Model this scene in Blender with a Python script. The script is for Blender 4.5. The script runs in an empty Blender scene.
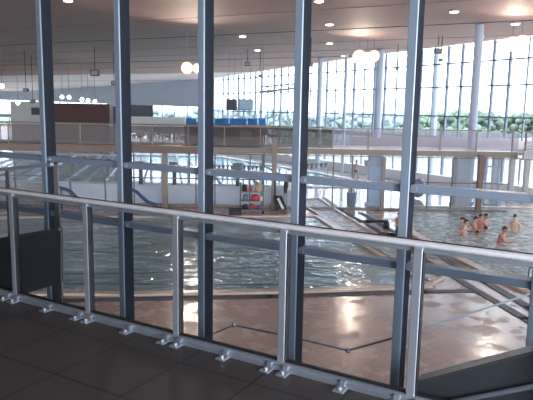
import bpy, bmesh, math, random
from mathutils import Vector, Matrix
random.seed(7)
SC = bpy.context.scene
COL = SC.collection
# ---------------------------------------------------------------- camera model
P = math.radians(8.67); RO = math.radians(1.0); F = 590.0; H = 1.8
def ray(px, py):
    x = (px-266.5)/F; y = (200-py)/F
    x, y = x*math.cos(RO)-y*math.sin(RO), x*math.sin(RO)+y*math.cos(RO)
    return (x, y*math.sin(P)+math.cos(P), y*math.cos(P)-math.sin(P))
def atz(px, py, z):
    d = ray(px, py); t = (z-H)/d[2]; return (d[0]*t, d[1]*t)
def aty(px, py, Y):
    d = ray(px, py); t = Y/d[1]; return (d[0]*t, Y, H+d[2]*t)
U = Vector((math.cos(math.radians(-30)), math.sin(math.radians(-30)), 0)); N = Vector((.5, .8660254, 0))
def G(u, n, z): return U*u + N*n + Vector((0, 0, z))
def at_n(px, py, n):
    d = Vector(ray(px, py)); t = n/d.dot(N); p = d*t
    return p.dot(U), H+p.z
def on_line(px, a, b, y=150):
    """ground point where the sight line of column px meets the plan line a-b"""
    d = ray(px, y); ax, ay = a; bx, by = b
    den = d[0]*(by-ay)-d[1]*(bx-ax); t = (ax*(by-ay)-ay*(bx-ax))/den
    return d[0]*t, d[1]*t
ZD = -3.0
# ---------------------------------------------------------------- materials
def mat(name, col, rough=.5, metal=0, var=.06, vscale=3, bump=0, bscale=20, emit=None, es=0, coat=0):
    m = bpy.data.materials.new(name); m.use_nodes = True; nt = m.node_tree; b = nt.nodes['Principled BSDF']
    b.inputs['Roughness'].default_value = rough; b.inputs['Metallic'].default_value = metal
    b.inputs['Coat Weight'].default_value = coat
    tc = nt.nodes.new('ShaderNodeTexCoord'); nz = nt.nodes.new('ShaderNodeTexNoise'); nz.inputs['Scale'].default_value = vscale
    nz.inputs['Detail'].default_value = 4
    nt.links.new(tc.outputs['Object'], nz.inputs['Vector'])
    r = nt.nodes.new('ShaderNodeValToRGB'); r.color_ramp.elements[0].position = .3; r.color_ramp.elements[1].position = .7
    r.color_ramp.elements[0].color = tuple(max(0, c*(1-var)) for c in col)+(1,)
    r.color_ramp.elements[1].color = tuple(min(1, c*(1+var)) for c in col)+(1,)
    nt.links.new(nz.outputs['Fac'], r.inputs['Fac']); nt.links.new(r.outputs['Color'], b.inputs['Base Color'])
    if bump:
        n2 = nt.nodes.new('ShaderNodeTexNoise'); n2.inputs['Scale'].default_value = bscale; n2.inputs['Detail'].default_value = 3
        nt.links.new(tc.outputs['Object'], n2.inputs['Vector'])
        bp = nt.nodes.new('ShaderNodeBump'); bp.inputs['Strength'].default_value = bump; bp.inputs['Distance'].default_value = .05
        nt.links.new(n2.outputs['Fac'], bp.inputs['Height']); nt.links.new(bp.outputs['Normal'], b.inputs['Normal'])
    if emit:
        b.inputs['Emission Color'].default_value = tuple(emit)+(1,); b.inputs['Emission Strength'].default_value = es
    return m
def tile_mat(name, c1, c2, mortar, w, h, ms, rough, rot=0, off=(0, 0), offset=0., bump=.0, wet=0):
    m = bpy.data.materials.new(name); m.use_nodes = True; nt = m.node_tree; b = nt.nodes['Principled BSDF']
    tc = nt.nodes.new('ShaderNodeTexCoord'); mp = nt.nodes.new('ShaderNodeMapping')
    mp.vector_type = 'TEXTURE'
    mp.inputs['Rotation'].default_value[2] = rot
    mp.inputs['Location'].default_value = (off[0], off[1], 0)
    nt.links.new(tc.outputs['Object'], mp.inputs['Vector'])
    br = nt.nodes.new('ShaderNodeTexBrick'); br.offset = offset; br.inputs['Scale'].default_value = 1
    br.inputs['Brick Width'].default_value = w; br.inputs['Row Height'].default_value = h; br.inputs['Mortar Size'].default_value = ms
    br.inputs['Color1'].default_value = tuple(c1)+(1,); br.inputs['Color2'].default_value = tuple(c2)+(1,); br.inputs['Mortar'].default_value = tuple(mortar)+(1,)
    nt.links.new(mp.outputs['Vector'], br.inputs['Vector'])
    nz = nt.nodes.new('ShaderNodeTexNoise'); nz.inputs['Scale'].default_value = .8; nz.inputs['Detail'].default_value = 6
    nt.links.new(tc.outputs['Object'], nz.inputs['Vector'])
    mx = nt.nodes.new('ShaderNodeMixRGB'); mx.blend_type = 'MULTIPLY'; mx.inputs['Fac'].default_value = .35
    nt.links.new(br.outputs['Color'], mx.inputs['Color1']); nt.links.new(nz.outputs['Fac'], mx.inputs['Color2'])
    nt.links.new(mx.outputs['Color'], b.inputs['Base Color'])
    n3 = nt.nodes.new('ShaderNodeTexNoise'); n3.inputs['Scale'].default_value = 1.7; n3.inputs['Detail'].default_value = 5; nt.links.new(tc.outputs['Object'], n3.inputs['Vector'])
    mr = nt.nodes.new('ShaderNodeMapRange'); mr.inputs['From Min'].default_value = .53; mr.inputs['From Max'].default_value = .57
    mr.inputs['To Min'].default_value = rough*(1-wet*.8); mr.inputs['To Max'].default_value = rough
    nt.links.new(n3.outputs['Fac'], mr.inputs['Value']); nt.links.new(mr.outputs['Result'], b.inputs['Roughness'])
    if bump:
        n2 = nt.nodes.new('ShaderNodeTexNoise'); n2.inputs['Scale'].default_value = 5; n2.inputs['Detail'].default_value = 3
        nt.links.new(tc.outputs['Object'], n2.inputs['Vector'])
        bp = nt.nodes.new('ShaderNodeBump'); bp.inputs['Strength'].default_value = bump; bp.inputs['Distance'].default_value = .02
        nt.links.new(n2.outputs['Fac'], bp.inputs['Height']); nt.links.new(bp.outputs['Normal'], b.inputs['Normal'])
    return m
def water_mat(name, dark_tone, light_tone, scale, strength, dist=.1, rough=.04):
    m = bpy.data.materials.new(name); m.use_nodes = True; nt = m.node_tree; b = nt.nodes['Principled BSDF']
    tc = nt.nodes.new('ShaderNodeTexCoord')
    nz = nt.nodes.new('ShaderNodeTexNoise'); nz.inputs['Scale'].default_value = .5; nz.inputs['Detail'].default_value = 5
    nt.links.new(tc.outputs['Object'], nz.inputs['Vector'])
    r = nt.nodes.new('ShaderNodeValToRGB'); r.color_ramp.elements[0].position = .38; r.color_ramp.elements[1].position = .62
    r.color_ramp.elements[0].color = tuple(dark_tone)+(1,); r.color_ramp.elements[1].color = tuple(light_tone)+(1,)
    nt.links.new(nz.outputs['Fac'], r.inputs['Fac']); nt.links.new(r.outputs['Color'], b.inputs['Base Color'])
    b.inputs['Roughness'].default_value = rough; b.inputs['IOR'].default_value = 1.33
    n1 = nt.nodes.new('ShaderNodeTexNoise'); n1.inputs['Scale'].default_value = scale; n1.inputs['Detail'].default_value = 3; n1.inputs['Distortion'].default_value = .8
    mp = nt.nodes.new('ShaderNodeMapping'); mp.inputs['Scale'].default_value = (.7, 1, 1)
    nt.links.new(tc.outputs['Object'], mp.inputs['Vector']); nt.links.new(mp.outputs['Vector'], n1.inputs['Vector'])
    bp = nt.nodes.new('ShaderNodeBump'); bp.inputs['Strength'].default_value = strength; bp.inputs['Distance'].default_value = dist
    nt.links.new(n1.outputs['Fac'], bp.inputs['Height']); nt.links.new(bp.outputs['Normal'], b.inputs['Normal'])
    return m
def glass_mat(name, tint, refl=1.0, milky=0, mcol=(.8, .82, .9)):
    m = bpy.data.materials.new(name); m.use_nodes = True; nt = m.node_tree; nt.nodes.clear()
    o = nt.nodes.new('ShaderNodeOutputMaterial'); t = nt.nodes.new('ShaderNodeBsdfTransparent'); g = nt.nodes.new('ShaderNodeBsdfGlossy')
    t.inputs['Color'].default_value = tuple(tint)+(1,); g.inputs['Roughness'].default_value = .01
    fr = nt.nodes.new('ShaderNodeLayerWeight'); fr.inputs['Blend'].default_value = .5
    pw = nt.nodes.new('ShaderNodeMath'); pw.operation = 'POWER'; pw.inputs[1].default_value = 5
    nt.links.new(fr.outputs['Facing'], pw.inputs[0])
    ml = nt.nodes.new('ShaderNodeMath'); ml.operation = 'MULTIPLY_ADD'; ml.inputs[1].default_value = .9*refl; ml.inputs[2].default_value = .035*refl
    mx = nt.nodes.new('ShaderNodeMixShader')
    nt.links.new(pw.outputs[0], ml.inputs[0]); nt.links.new(ml.outputs[0], mx.inputs[0])
    nt.links.new(t.outputs[0], mx.inputs[1]); nt.links.new(g.outputs[0], mx.inputs[2])
    last = mx
    if milky:
        d = nt.nodes.new('ShaderNodeBsdfDiffuse'); d.inputs['Color'].default_value = tuple(mcol)+(1,)
        m2 = nt.nodes.new('ShaderNodeMixShader'); m2.inputs[0].default_value = milky
        nt.links.new(mx.outputs[0], m2.inputs[1]); nt.links.new(d.outputs[0], m2.inputs[2]); last = m2
    nt.links.new(last.outputs[0], o.inputs['Surface'])
    return m
M = {}
M['mullion'] = mat('painted_mullion', (.27, .345, .44), .38, .15, .05)
M['mullion_shade'] = mat('mullion_side_shade', (.02, .025, .035), .5)
M['mullion_shade'].node_tree.nodes['Principled BSDF'].inputs['Specular IOR Level'].default_value = .08; M['mullion_shade'].node_tree.nodes['Principled BSDF'].inputs['Roughness'].default_value = .9
M['steel'] = mat('brushed_steel', (.52, .58, .68), .25, .55, .05, 8)
M['rail_steel'] = mat('satin_handrail_steel', (.90, .92, 1.0), .3, .25, .04, 8)
M['steel_dull'] = mat('dull_steel', (.34, .39, .46), .4, .5, .08, 8)
M['dark_strip'] = mat('black_gasket', (.012, .014, .018), .6)
M['glass'] = glass_mat('clear_glazing', (.96, .97, .985), .8)
M['railglass'] = glass_mat('balustrade_glass', (.88, .90, .915), 1.0)
M['glass_far'] = glass_mat('far_glazing', (.93, .97, 1), .8)
M['glass_hazy'] = glass_mat('hazy_glazing', (.9, .93, .97), .5, .06, (.80, .84, .92))
M['pane_bal'] = glass_mat('balustrade_pane', (.75, .72, .72), .4, .38, (.20, .165, .16))
M['pane_bal2'] = glass_mat('frosted_pane', (.85, .84, .9), .4, .28, (.60, .57, .64))
M['floor'] = tile_mat('gallery_tiles', (.066, .062, .061), (.072, .067, .066), (.022, .021, .02), .6, .6, .008, .5, math.radians(-30), (U*(-3.72)+N*2.57)[:2])
M['deck'] = tile_mat('pool_deck_tiles', (.70, .49, .41), (.65, .455, .385), (.52, .36, .31), .25, .25, .010, .42, math.radians(33), (0, 0), .0, .16, .66)
M['deck_far'] = tile_mat('far_deck_tiles', (.62, .56, .52), (.66, .6, .57), (.5, .45, .42), .3, .3, .012, .2, 0, (0, 0), 0, .2, .6)
M['coping'] = mat('beige_coping', (.66, .50, .41), .3, 0, .08)
M['band'] = mat('grey_band_tiles', (.06, .07, .10), .55, 0, .15)
M['orange_edge'] = mat('terracotta_edge', (.45, .17, .08), .4)
M['waterA'] = water_mat('pool_water', (.24, .35, .38), (.36, .49, .52), 1.6, .8, .13)
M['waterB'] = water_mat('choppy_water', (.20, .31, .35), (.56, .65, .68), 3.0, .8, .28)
M['waterC'] = water_mat('lane_water', (.02, .30, .36), (.05, .42, .48), 1.2, .22, .08)
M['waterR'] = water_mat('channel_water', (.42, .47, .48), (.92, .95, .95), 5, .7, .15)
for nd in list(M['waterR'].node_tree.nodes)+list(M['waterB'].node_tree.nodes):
    if nd.bl_idname == 'ShaderNodeTexNoise' and abs(nd.inputs['Scale'].default_value-.5) < 1e-4: nd.inputs['Scale'].default_value = 3.0; nd.inputs['Detail'].default_value = 8  # white sparkle put into the channel and bathing water colours as fine noise
M['lane'] = mat('lane_line', (.03, .07, .08), .3)
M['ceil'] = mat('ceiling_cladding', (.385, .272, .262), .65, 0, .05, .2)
M['seam_soft'] = mat('soft_ceiling_joint', (.26, .205, .19), .7)
M['ceil_lit'] = mat('window_lit_ceiling', (.66, .67, .71), .6, 0, .04, .2)  # far ceiling: brightness from the windows put into a paler colour
M['seam'] = mat('ceiling_seam', (.10, .075, .07), .7)
M['brown'] = mat('brown_fascia', (.20, .13, .10), .5, 0, .08)
M['bronze'] = mat('bronze_post', (.25, .205, .175), .45, .2)
M['mullion_far'] = mat('window_wall_mullion', (.16, .20, .26), .5)
M['brownpost'] = mat('brown_post', (.20, .125, .095), .5)
M['bronze_dark'] = mat('dark_bronze', (.13, .12, .12), .45, .3)
M['white'] = mat('white_paint', (.82, .80, .78), .5, 0, .03)
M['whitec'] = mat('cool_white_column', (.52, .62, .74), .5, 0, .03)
M['greycol'] = mat('grey_column', (.50, .50, .52), .5, 0, .05)
M['red'] = mat('dark_red_cladding', (.105, .016, .016), .5, 0, .12, .8)
M['darkboard'] = mat('charcoal_board', (.07, .075, .10), .5)
M['panel'] = mat('dark_grey_panel', (.075, .08, .092), .5, 0, .04)
M['blue'] = mat('blue_banner', (.02, .24, .62), .5, 0, .4, 1.4)
M['lblue'] = mat('light_blue_screen', (.42, .58, .74), .4)
M['slide'] = mat('navy_tube', (.03, .07, .14), .3)
M['black'] = mat('black_plastic', (.012, .012, .014), .5)
M['redkit'] = mat('red_plastic', (.5, .03, .05), .4)
M['purple'] = mat('purple_plastic', (.14, .07, .22), .5)
M['tan'] = mat('tan_plastic', (.5, .33, .22), .5)
M['bluebin'] = mat('slate_blue_plastic', (.12, .20, .29), .4)
M['grey'] = mat('mid_grey', (.3, .31, .33), .5)
M['skin'] = mat('skin', (.55, .27, .19), .5, 0, .08, 9)
M['skin_red'] = mat('flushed_skin', (.50, .19, .14), .5, 0, .08, 9)
M['skin_pale'] = mat('pale_skin', (.62, .40, .31), .5, 0, .08, 9)
M['hair'] = mat('dark_hair', (.03, .02, .015), .6)
M['swim_red'] = mat('red_swimwear', (.45, .03, .04), .6)
M['swim_dark'] = mat('dark_swimwear', (.02, .025, .05), .6)
M['shirt'] = mat('orange_shirt', (.42, .15, .06), .7)
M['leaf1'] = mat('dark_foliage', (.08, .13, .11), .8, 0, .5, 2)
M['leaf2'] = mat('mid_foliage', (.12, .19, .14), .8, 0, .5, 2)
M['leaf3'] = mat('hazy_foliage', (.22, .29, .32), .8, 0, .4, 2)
M['bark'] = mat('bark', (.12, .09, .07), .9)
M['ground'] = mat('pale_ground', (.085, .11, .075), .9, 0, .2, .1)
M['lamp'] = mat('warm_lamp_face', (1, 1, 1), .4, 0, 0, 3, emit=(1, .70, .48), es=8)
M['halo'] = mat('lamp_halo', (1, .6, .4), .4, 0, 0, 3, emit=(1, .46, .26), es=.6)
M['lamp_far'] = mat('white_lamp_face', (1, 1, 1), .4, 0, 0, 3, emit=(1, .97, .92), es=10)
M['downlight'] = mat('downlight_face', (1, 1, 1), .4, 0, 0, 3, emit=(1, .80, .62), es=7)
M['wall_in'] = mat('gallery_back_wall', (.11, .10, .095), .8)
# ---------------------------------------------------------------- mesh helpers
class MB:
    def __init__(s): s.v = []; s.f = []; s.sm = False
    def add(s, vs, fs):
        k = len(s.v); s.v += [tuple(v) for v in vs]; s.f += [tuple(i+k for i in f) for f in fs]; return s
    def prism(s, pts, z0, z1, T=None):
        n = len(pts); vs = [Vector((p[0], p[1], z0)) for p in pts]+[Vector((p[0], p[1], z1)) for p in pts]
        if T: vs = [T @ v for v in vs]
        return s.add(vs, [tuple(reversed(range(n))), tuple(range(n, 2*n))]+[(i, (i+1) % n, n+(i+1) % n, n+i) for i in range(n)])
    def box(s, x0, x1, y0, y1, z0, z1, T=None, bev=0):
        if not bev: return s.prism([(x0, y0), (x1, y0), (x1, y1), (x0, y1)], z0, z1, T)
        b = bev
        ring = lambda e: [(x0+e, y0), (x1-e, y0), (x1, y0+e), (x1, y1-e), (x1-e, y1), (x0+e, y1), (x0, y1-e), (x0, y0+e)]
        pr = []
        for (zz, ins) in ((z0, b), (z0+b, 0), (z1-b, 0), (z1, b)):
            for (x, y) in ring(b):
                cx, cy = (x0+x1)/2, (y0+y1)/2
                v = Vector((x-math.copysign(ins, x-cx), y-math.copysign(ins, y-cy), zz)); pr.append(T @ v if T else v)
        fs = [tuple(reversed(range(8))), tuple(range(24, 32))]
        for k in range(3): fs += [(k*8+i, k*8+(i+1) % 8, k*8+8+(i+1) % 8, k*8+8+i) for i in range(8)]
        return s.add(pr, fs)
    def bar(s, a, b, w, h=None, up=(0, 0, 1)):
        """rectangular bar from a to b, width w (sideways) and height h"""
        h = h or w; a = Vector(a); b = Vector(b); d = (b-a).normalized(); up = Vector(up)
        if abs(d.dot(up)) > .99: up = Vector((0, 1, 0))
        r = d.cross(up).normalized()*w/2; u = r.cross(d).normalized()*h/2
        vs = [p+q for p in (a, b) for q in (-r-u, r-u, r+u, -r+u)]
        return s.add(vs, [(3, 2, 1, 0), (4, 5, 6, 7)]+[(i, (i+1) % 4, 4+(i+1) % 4, 4+i) for i in range(4)])
    def tube(s, pts, r, n=10, rs=None):
        pts = [Vector(p) for p in pts]; k = len(pts); vs = []; pr = None
        for i, p in enumerate(pts):
            d = (pts[min(i+1, k-1)]-pts[max(i-1, 0)]).normalized()
            if pr is None:
                pr = d.orthogonal().normalized()
            pr = (pr-d*pr.dot(d)).normalized(); q = d.cross(pr); rr = rs[i] if rs else r
            vs += [p+(pr*math.cos(2*math.pi*j/n)+q*math.sin(2*math.pi*j/n))*rr for j in range(n)]
        fs = [tuple(reversed(range(n))), tuple(range((k-1)*n, k*n))]
        for i in range(k-1): fs += [(i*n+j, i*n+(j+1) % n, (i+1)*n+(j+1) % n, (i+1)*n+j) for j in range(n)]
        s.sm = True
        return s.add(vs, fs)
    def ball(s, c, rx, ry=None, rz=None, n=14, m=9, rot=None):
        ry = ry or rx; rz = rz or rx; c = Vector(c); vs = []
        for i in range(m+1):
            t = math.pi*i/m
            for j in range(n):
                v = Vector((rx*math.sin(t)*math.cos(2*math.pi*j/n), ry*math.sin(t)*math.sin(2*math.pi*j/n), rz*math.cos(t)))
                vs.append(c+(rot @ v if rot else v))
        fs = [(i*n+j, (i+1)*n+j, (i+1)*n+(j+1) % n, i*n+(j+1) % n) for i in range(m) for j in range(n)]
        s.sm = True
        return s.add(vs, fs)
    def quad(s, a, b, c, d): return s.add([a, b, c, d], [(0, 1, 2, 3)])
    def build(s, name, m, parent=None, smooth=None, origin=None):
        me = bpy.data.meshes.new(name)
        vs = s.v
        if origin: vs = [(v[0]-origin[0], v[1]-origin[1], v[2]-origin[2]) for v in vs]
        me.from_pydata(vs, [], s.f)
        bm = bmesh.new(); bm.from_mesh(me); bmesh.ops.remove_doubles(bm, verts=bm.verts, dist=1e-5); bmesh.ops.recalc_face_normals(bm, faces=bm.faces); bm.to_mesh(me); bm.free()
        me.materials.append(M[m] if isinstance(m, str) else m)
        if s.sm if smooth is None else smooth:
            for p in me.polygons: p.use_smooth = True
            try: me.set_sharp_from_angle(angle=math.radians(40))
            except Exception: pass
        o = bpy.data.objects.new(name, me); COL.objects.link(o)
        if origin: o.location = origin
        if parent: o.parent = parent
        return o
def tag(o, label=None, cat=None, group=None, kind=None):
    if label: o['label'] = label
    if cat: o['category'] = cat
    if group: o['group'] = group
    if kind: o['kind'] = kind
    return o
def empty(name, loc=(0, 0, 0), rz=0):
    o = bpy.data.objects.new(name, None); COL.objects.link(o); o.location = loc; o.rotation_euler = (0, 0, rz); o.empty_display_size = .2; return o
def copy_tree(o, parent=None):
    c = o.copy(); COL.objects.link(c)
    if parent: c.parent = parent
    for ch in [x for x in bpy.data.objects if x.parent == o]: copy_tree(ch, c)
    return c
def struct(name, label, cat='structure', loc=(0, 0, 0)):
    o = empty(name, loc); tag(o, label, cat, kind='structure'); return o
def TM(origin, xdir, zdir=(0, 0, 1)):
    x = Vector(xdir).normalized(); z = Vector(zdir); y = z.cross(x).normalized()
    m = Matrix.Identity(4); m.col[0][:3] = x; m.col[1][:3] = y; m.col[2][:3] = z; m.col[3][:3] = Vector(origin); return m
# ================================================================ camera
cd = bpy.data.cameras.new('camera'); cam = bpy.data.objects.new('camera', cd); COL.objects.link(cam)
cam.location = (0, 0, H); cam.matrix_world = Matrix.Translation((0, 0, H)) @ Matrix.Rotation(math.pi/2-P, 4, 'X') @ Matrix.Rotation(RO, 4, 'Z')
cd.sensor_width = 36; cd.lens = F*36/533; cd.clip_start = .05; cd.clip_end = 600
SC.camera = cam
# ================================================================ gallery floor and shell behind the viewer
RN = 3.475   # line of the balustrade
fl = MB().add([G(-11, -6, 0), G(7, -6, 0), G(7, RN+.055, 0), G(-11, RN+.055, 0), G(-11, -6, -.28), G(7, -6, -.28), G(7, RN+.055, -.28), G(-11, RN+.055, -.28)],
              [(0, 1, 2, 3), (7, 6, 5, 4), (0, 4, 5, 1), (1, 5, 6, 2), (2, 6, 7, 3), (3, 7, 4, 0)]).build('floor', 'floor')
tag(fl, 'dark grey square tiled floor of the viewing gallery', 'floor', kind='structure')
s = MB().bar(G(-9, 3.88-.13, -.45), G(6, 3.88-.13, -.45), .42, .24).build('trim_1', 'panel'); tag(s, 'dark sill beam under the tall glazing beyond the balustrade', 'trim', kind='structure')
b = MB().bar(G(-11, -6.1, 3.2), G(7, -6.1, 3.2), .2, 6.9).build('wall_back', 'wall_in'); tag(b, 'dark wall at the back of the viewing gallery', 'wall', kind='structure')
b = MB().bar(G(-8.6, -6, 3.2), G(-8.6, 3.3, 3.2), .2, 7.4).build('wall_left', 'wall_in'); tag(b, 'dark side wall of the viewing gallery', 'wall', kind='structure')
# ================================================================ balustrade
bal = empty('glass_balustrade', G(-1.86, RN, 0))
tag(bal, 'brushed steel and glass balustrade along the edge of the dark tiled gallery floor', 'balustrade')
def bl(mb, name, m, par=bal):
    return _rel(mb, name, m, par)
def _rel(mb, name, m, par):
    L = par.location if par.parent is None else Vector((0, 0, 0))
    if par.parent is not None: L = par.parent.location
    mb.v = [(v[0]-L[0], v[1]-L[1], v[2]-L[2]) for v in mb.v]
    return mb.build(name, m, par)
posts = [-5.66, -4.70, -3.745, -2.785, -1.855, -.935, .0, .94]
tm = TM((0, 0, 0), U)
for i, u in enumerate(posts):
    T = TM(G(u, RN, 0), U)
    p = bl(MB().box(-.028, .028, -.03, .025, .055, 1.0, T, .004), 'post', 'steel')
    _rel(MB().box(.028, .036, -.026, .025, .06, .98, T), 'post_shaded_edge', 'dark_strip', p)  # glazing edge and the post's far-side shade, both put into this black colour
    if i < len(posts)-1:
        w = posts[i+1]-u
        g = bl(MB().box(.034, w-.026, -.004, .004, .07, .985, T), 'glass_panel', 'railglass')
        _rel(MB().box(.034, w-.026, -.012, .012, .055, .075, T), 'panel_gasket', 'dark_strip', g)
    for du in (-.075, .055) + ((w/2+.02,) if i < len(posts)-1 else ()):
        c = bl(MB().box(du-.038, du+.038, -.135, .0, .0, .014, T, .003).box(du-.022, du+.022, -.06, -.02, .014, .05, T, .004), 'base_clamp', 'steel_dull')
        _rel(MB().tube([T @ Vector((du, -.10, .012)), T @ Vector((du, -.10, .032))], .014, 8), 'bolt', 'steel', c)
bl(MB().bar(G(-5.9, RN-.005, .036), G(1.2, RN-.005, .036), .06, .045).bar(G(-5.9, RN-.042, .018), G(1.2, RN-.042, .018), .018, .03), 'base_rail', 'steel_dull')
hr = MB()
a0, a1 = G(-5.9, RN, 0), G(1.2, RN, 0)
prof = [(.030*math.cos(2*math.pi*j/16), 1.018+.020*math.sin(2*math.pi*j/16)) for j in range(16)]
hr.add([a0+N*n+Vector((0, 0, z)) for n, z in prof]+[a1+N*n+Vector((0, 0, z)) for n, z in prof],
       [tuple(range(16)), tuple(range(16, 32))]+[(i, (i+1) % 16, 16+(i+1) % 16, 16+i) for i in range(16)]); hr.sm = True
bl(hr, 'handrail', 'rail_steel'); bl(MB().bar(G(-5.9, RN+.026, 1.034), G(1.2, RN+.026, 1.034), .012, .012), 'rail_seal', 'dark_strip'); bl(MB().bar(G(-5.9, RN, .985), G(1.2, RN, .985), .03, .024), 'glass_channel', 'steel_dull')
# ================================================================ tall glazing in front of the hall
WN = 3.88
win = struct('window_1', 'tall glazed screen of blue grey mullions between gallery and pool hall', 'window')
mx = [-40, 50.5, 125, 205.5, 298.5, 406.5]
us = [at_n(x, 200, WN)[0] for x in mx] + [at_n(529, 320, WN)[0]+.03, ]
us[0] = us[1]-.95
ztop = 6.9
for u in us:
    T = TM(G(u, WN, 0), U)
    m = MB().box(-.031, .031, -.065, .06, -.33, ztop, T, .004).build('mullion', 'mullion', win)
    MB().box(.031, .035, -.052, .06, -.33, ztop, T).build('dark_strip', 'mullion_shade', m)  # dark strip over the mullion's unlit side, its shade put into the colour
M['transom'] = mat('painted_transom', (.25, .32, .42), .4, .15, .05)
for zt, hh in ((1.30, .052), (.77, .052)):
    for a, c in zip(us[:-1], us[1:]):
        T = TM(G(a, WN, 0), U); w = c-a
        t = MB().box(.034, w-.031, -.045, .05, zt-hh/2, zt+hh/2, T, .004).build('transom', 'transom', win)
        MB().box(.034, .075, -.055, -.045, zt-.012, zt+.012, T).build('bracket', 'steel', t)
T = TM(G(us[-1], WN, 0), U)
for zt in (1.30, .77): MB().box(.034, 2, -.045, .05, zt-.026, zt+.026, T, .004).build('transom', 'transom', win)
for a, c in zip(us, us[1:]+[us[-1]+2]):
    T = TM(G(a, WN, 0), U)
    for z0, z1 in ((-.32, .742), (.798, 1.272), (1.328, ztop)):
        MB().quad(*[T @ Vector(v) for v in ((.033, 0, z0), (c-a-.033, 0, z0), (c-a-.033, 0, z1), (.033, 0, z1))]).build('pane', 'glass', win)
# bent steel tube fixed outside the glazing
bt = []
for (x, y, z) in ((205, 337, None), (234, 325, .06), (297, 338, None), (348, 350.5, .12), (400, 336, None), (533, 293, .12), (600, 272, .12)):
    if z is None:
        uu, zz = at_n(x, y, WN+.10); bt.append(G(uu, WN+.10, zz))
    else:
        p = atz(x, y, z); bt.append(Vector((p[0], p[1], z)))
for i in (1, 3):   # the elbows stand clear of the glazing
    n = bt[i].dot(N)
    if n < WN+.1: 
        x, y = (234, 325) if i == 1 else (348, 350.5)
        uu, zz = at_n(x, y, WN+.12); bt[i] = G(uu, WN+.12, zz)
root = empty('steel_tube_rail', tuple(bt[2])); tag(root, 'thin bent steel tube running zigzag behind the lower glazing', 'rail')
_rel(MB().tube(bt, .0085, 8), 'tube', 'steel_dull', root)
for i in (0, 2, 4):
    _rel(MB().bar(bt[i], bt[i]-N*.04, .05, .03), 'bracket', 'steel_dull', root)
for i in (1, 3):
    _rel(MB().ball(bt[i], .02), 'elbow', 'steel', root)
# sloping dark stringer at the lower right, with its steel strip
def an(px, py, n): u, z = at_n(px, py, n); return G(u, n, z)
RS = RN+.12
p0, p1 = an(417, 382, RS), an(560, 345, RS)
st = empty('ramp_upstand', tuple(p0)); tag(st, 'dark sloping metal upstand behind the lower right corner of the balustrade', 'upstand')
def vplate(pts, n_off, th):
    a = [Vector(p) for p in pts]; k = len(a)
    return MB().add(a+[p+N*th for p in a], [tuple(range(k)), tuple(range(2*k-1, k-1, -1))]+[(i, (i+1) % k, k+(i+1) % k, k+i) for i in range(k)])
_rel(vplate([p0, p1, Vector((p1.x, p1.y, -.25)), Vector((p0.x, p0.y, -.25))], 0, .10), 'side_panel', 'panel', st)
_rel(MB().bar(p0+N*.05, p1+N*.05, .12, .018), 'cap', 'bronze_dark', st)
q0, q1 = an(452, 402, RS-.03), an(560, 381, RS-.03)
_rel(MB().tube([q0, q1], .016, 10), 'trim_strip', 'steel', st)
# return balustrade at the left with its dark panel
rt = empty('panelled_balustrade', (0, 0, 0))
A = aty(51, 165, 5.72); A2 = aty(51, 165, 5.72)
def col_pt(px, py, Y): return Vector(aty(px, py, Y))
top0, top1 = col_pt(-25, 172, 5.78), col_pt(52, 164.5, 5.26)
rt.location = (top1.x, top1.y, -.33)
tag(rt, 'short dark balustrade with solid grey lower panel at the far left', 'balustrade')
pa, pb, pc, pd = col_pt(-25, 243.5, 5.78), col_pt(60.5, 229, 5.20), col_pt(60.5, 283, 5.20), col_pt(-25, 309, 5.78)
dn = Vector((-(pb-pa).y, (pb-pa).x, 0)).normalized()*.03
_rel(MB().add([pa, pb, pc, pd, pa+dn, pb+dn, pc+dn, pd+dn], [(0, 1, 2, 3), (7, 6, 5, 4), (0, 4, 5, 1), (1, 5, 6, 2), (2, 6, 7, 3), (3, 7, 4, 0)]), 'lower_panel', 'panel', rt)
_rel(MB().bar(pa, pb, .05, .03), 'panel_cap', 'bronze_dark', rt)
_rel(MB().bar(top0, top1, .04, .03), 'handrail', 'steel_dull', rt)
for px in (4, 51):
    f = (px+25)/77.; tp = top0.lerp(top1, f)
    _rel(MB().bar(tp+N*.055, Vector((tp.x, tp.y, -.34))+N*.055, .035, .035, (0, 1, 0)), 'post', 'bronze_dark', rt)
_rel(MB().add([pa+Vector((0, 0, .02)), pb+Vector((0, 0, .02)), top1-Vector((0, 0, .03)), top0-Vector((0, 0, .03))], [(0, 1, 2, 3)]), 'glass_panel', 'railglass', rt)
# ================================================================ pool deck, pools
def poly_slab(pts, z0, z1, name, m, parent=None):
    return MB().prism(pts, z0, z1).build(name, m, parent)
dk = poly_slab([(-70, -8), (45, -8), (45, 140), (-70, 140)], ZD-.3, ZD, 'floor.001', 'deck')
tag(dk, 'beige tiled pool hall floor below the gallery', 'floor', kind='structure')
D = lambda x, y: atz(x, y, ZD)
fd = poly_slab([(-60, 28.9), (30, 28.9), (30, 110), (-60, 110)], ZD, ZD+.006, 'floor.002', 'deck_far'); tag(fd, 'pale tiled floor of the rear swimming hall', 'floor', kind='structure')
def pool(name, label, water, pts, coping_m='coping', w=.25, z=ZD+.012):
    r = empty(name, (pts[0][0], pts[0][1], ZD)); tag(r, label, 'swimming pool')
    k = len(pts); c = Vector((sum(p[0] for p in pts)/k, sum(p[1] for p in pts)/k, 0))
    _rel(MB().prism(pts, z-.004, z), 'water', water, r)
    for i in range(k):
        a = Vector((*pts[i], z+.03)); b_ = Vector((*pts[(i+1) % k], z+.03)); d = (b_-a).normalized()
        nn = Vector((d.y, -d.x, 0));
        if nn.dot((a+b_)/2-c) < 0: nn = -nn
        _rel(MB().bar(a+nn*w/2-d*w*.2, b_+nn*w/2+d*w*.2, w, .07), 'coping', coping_m, r)
    return r
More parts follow.
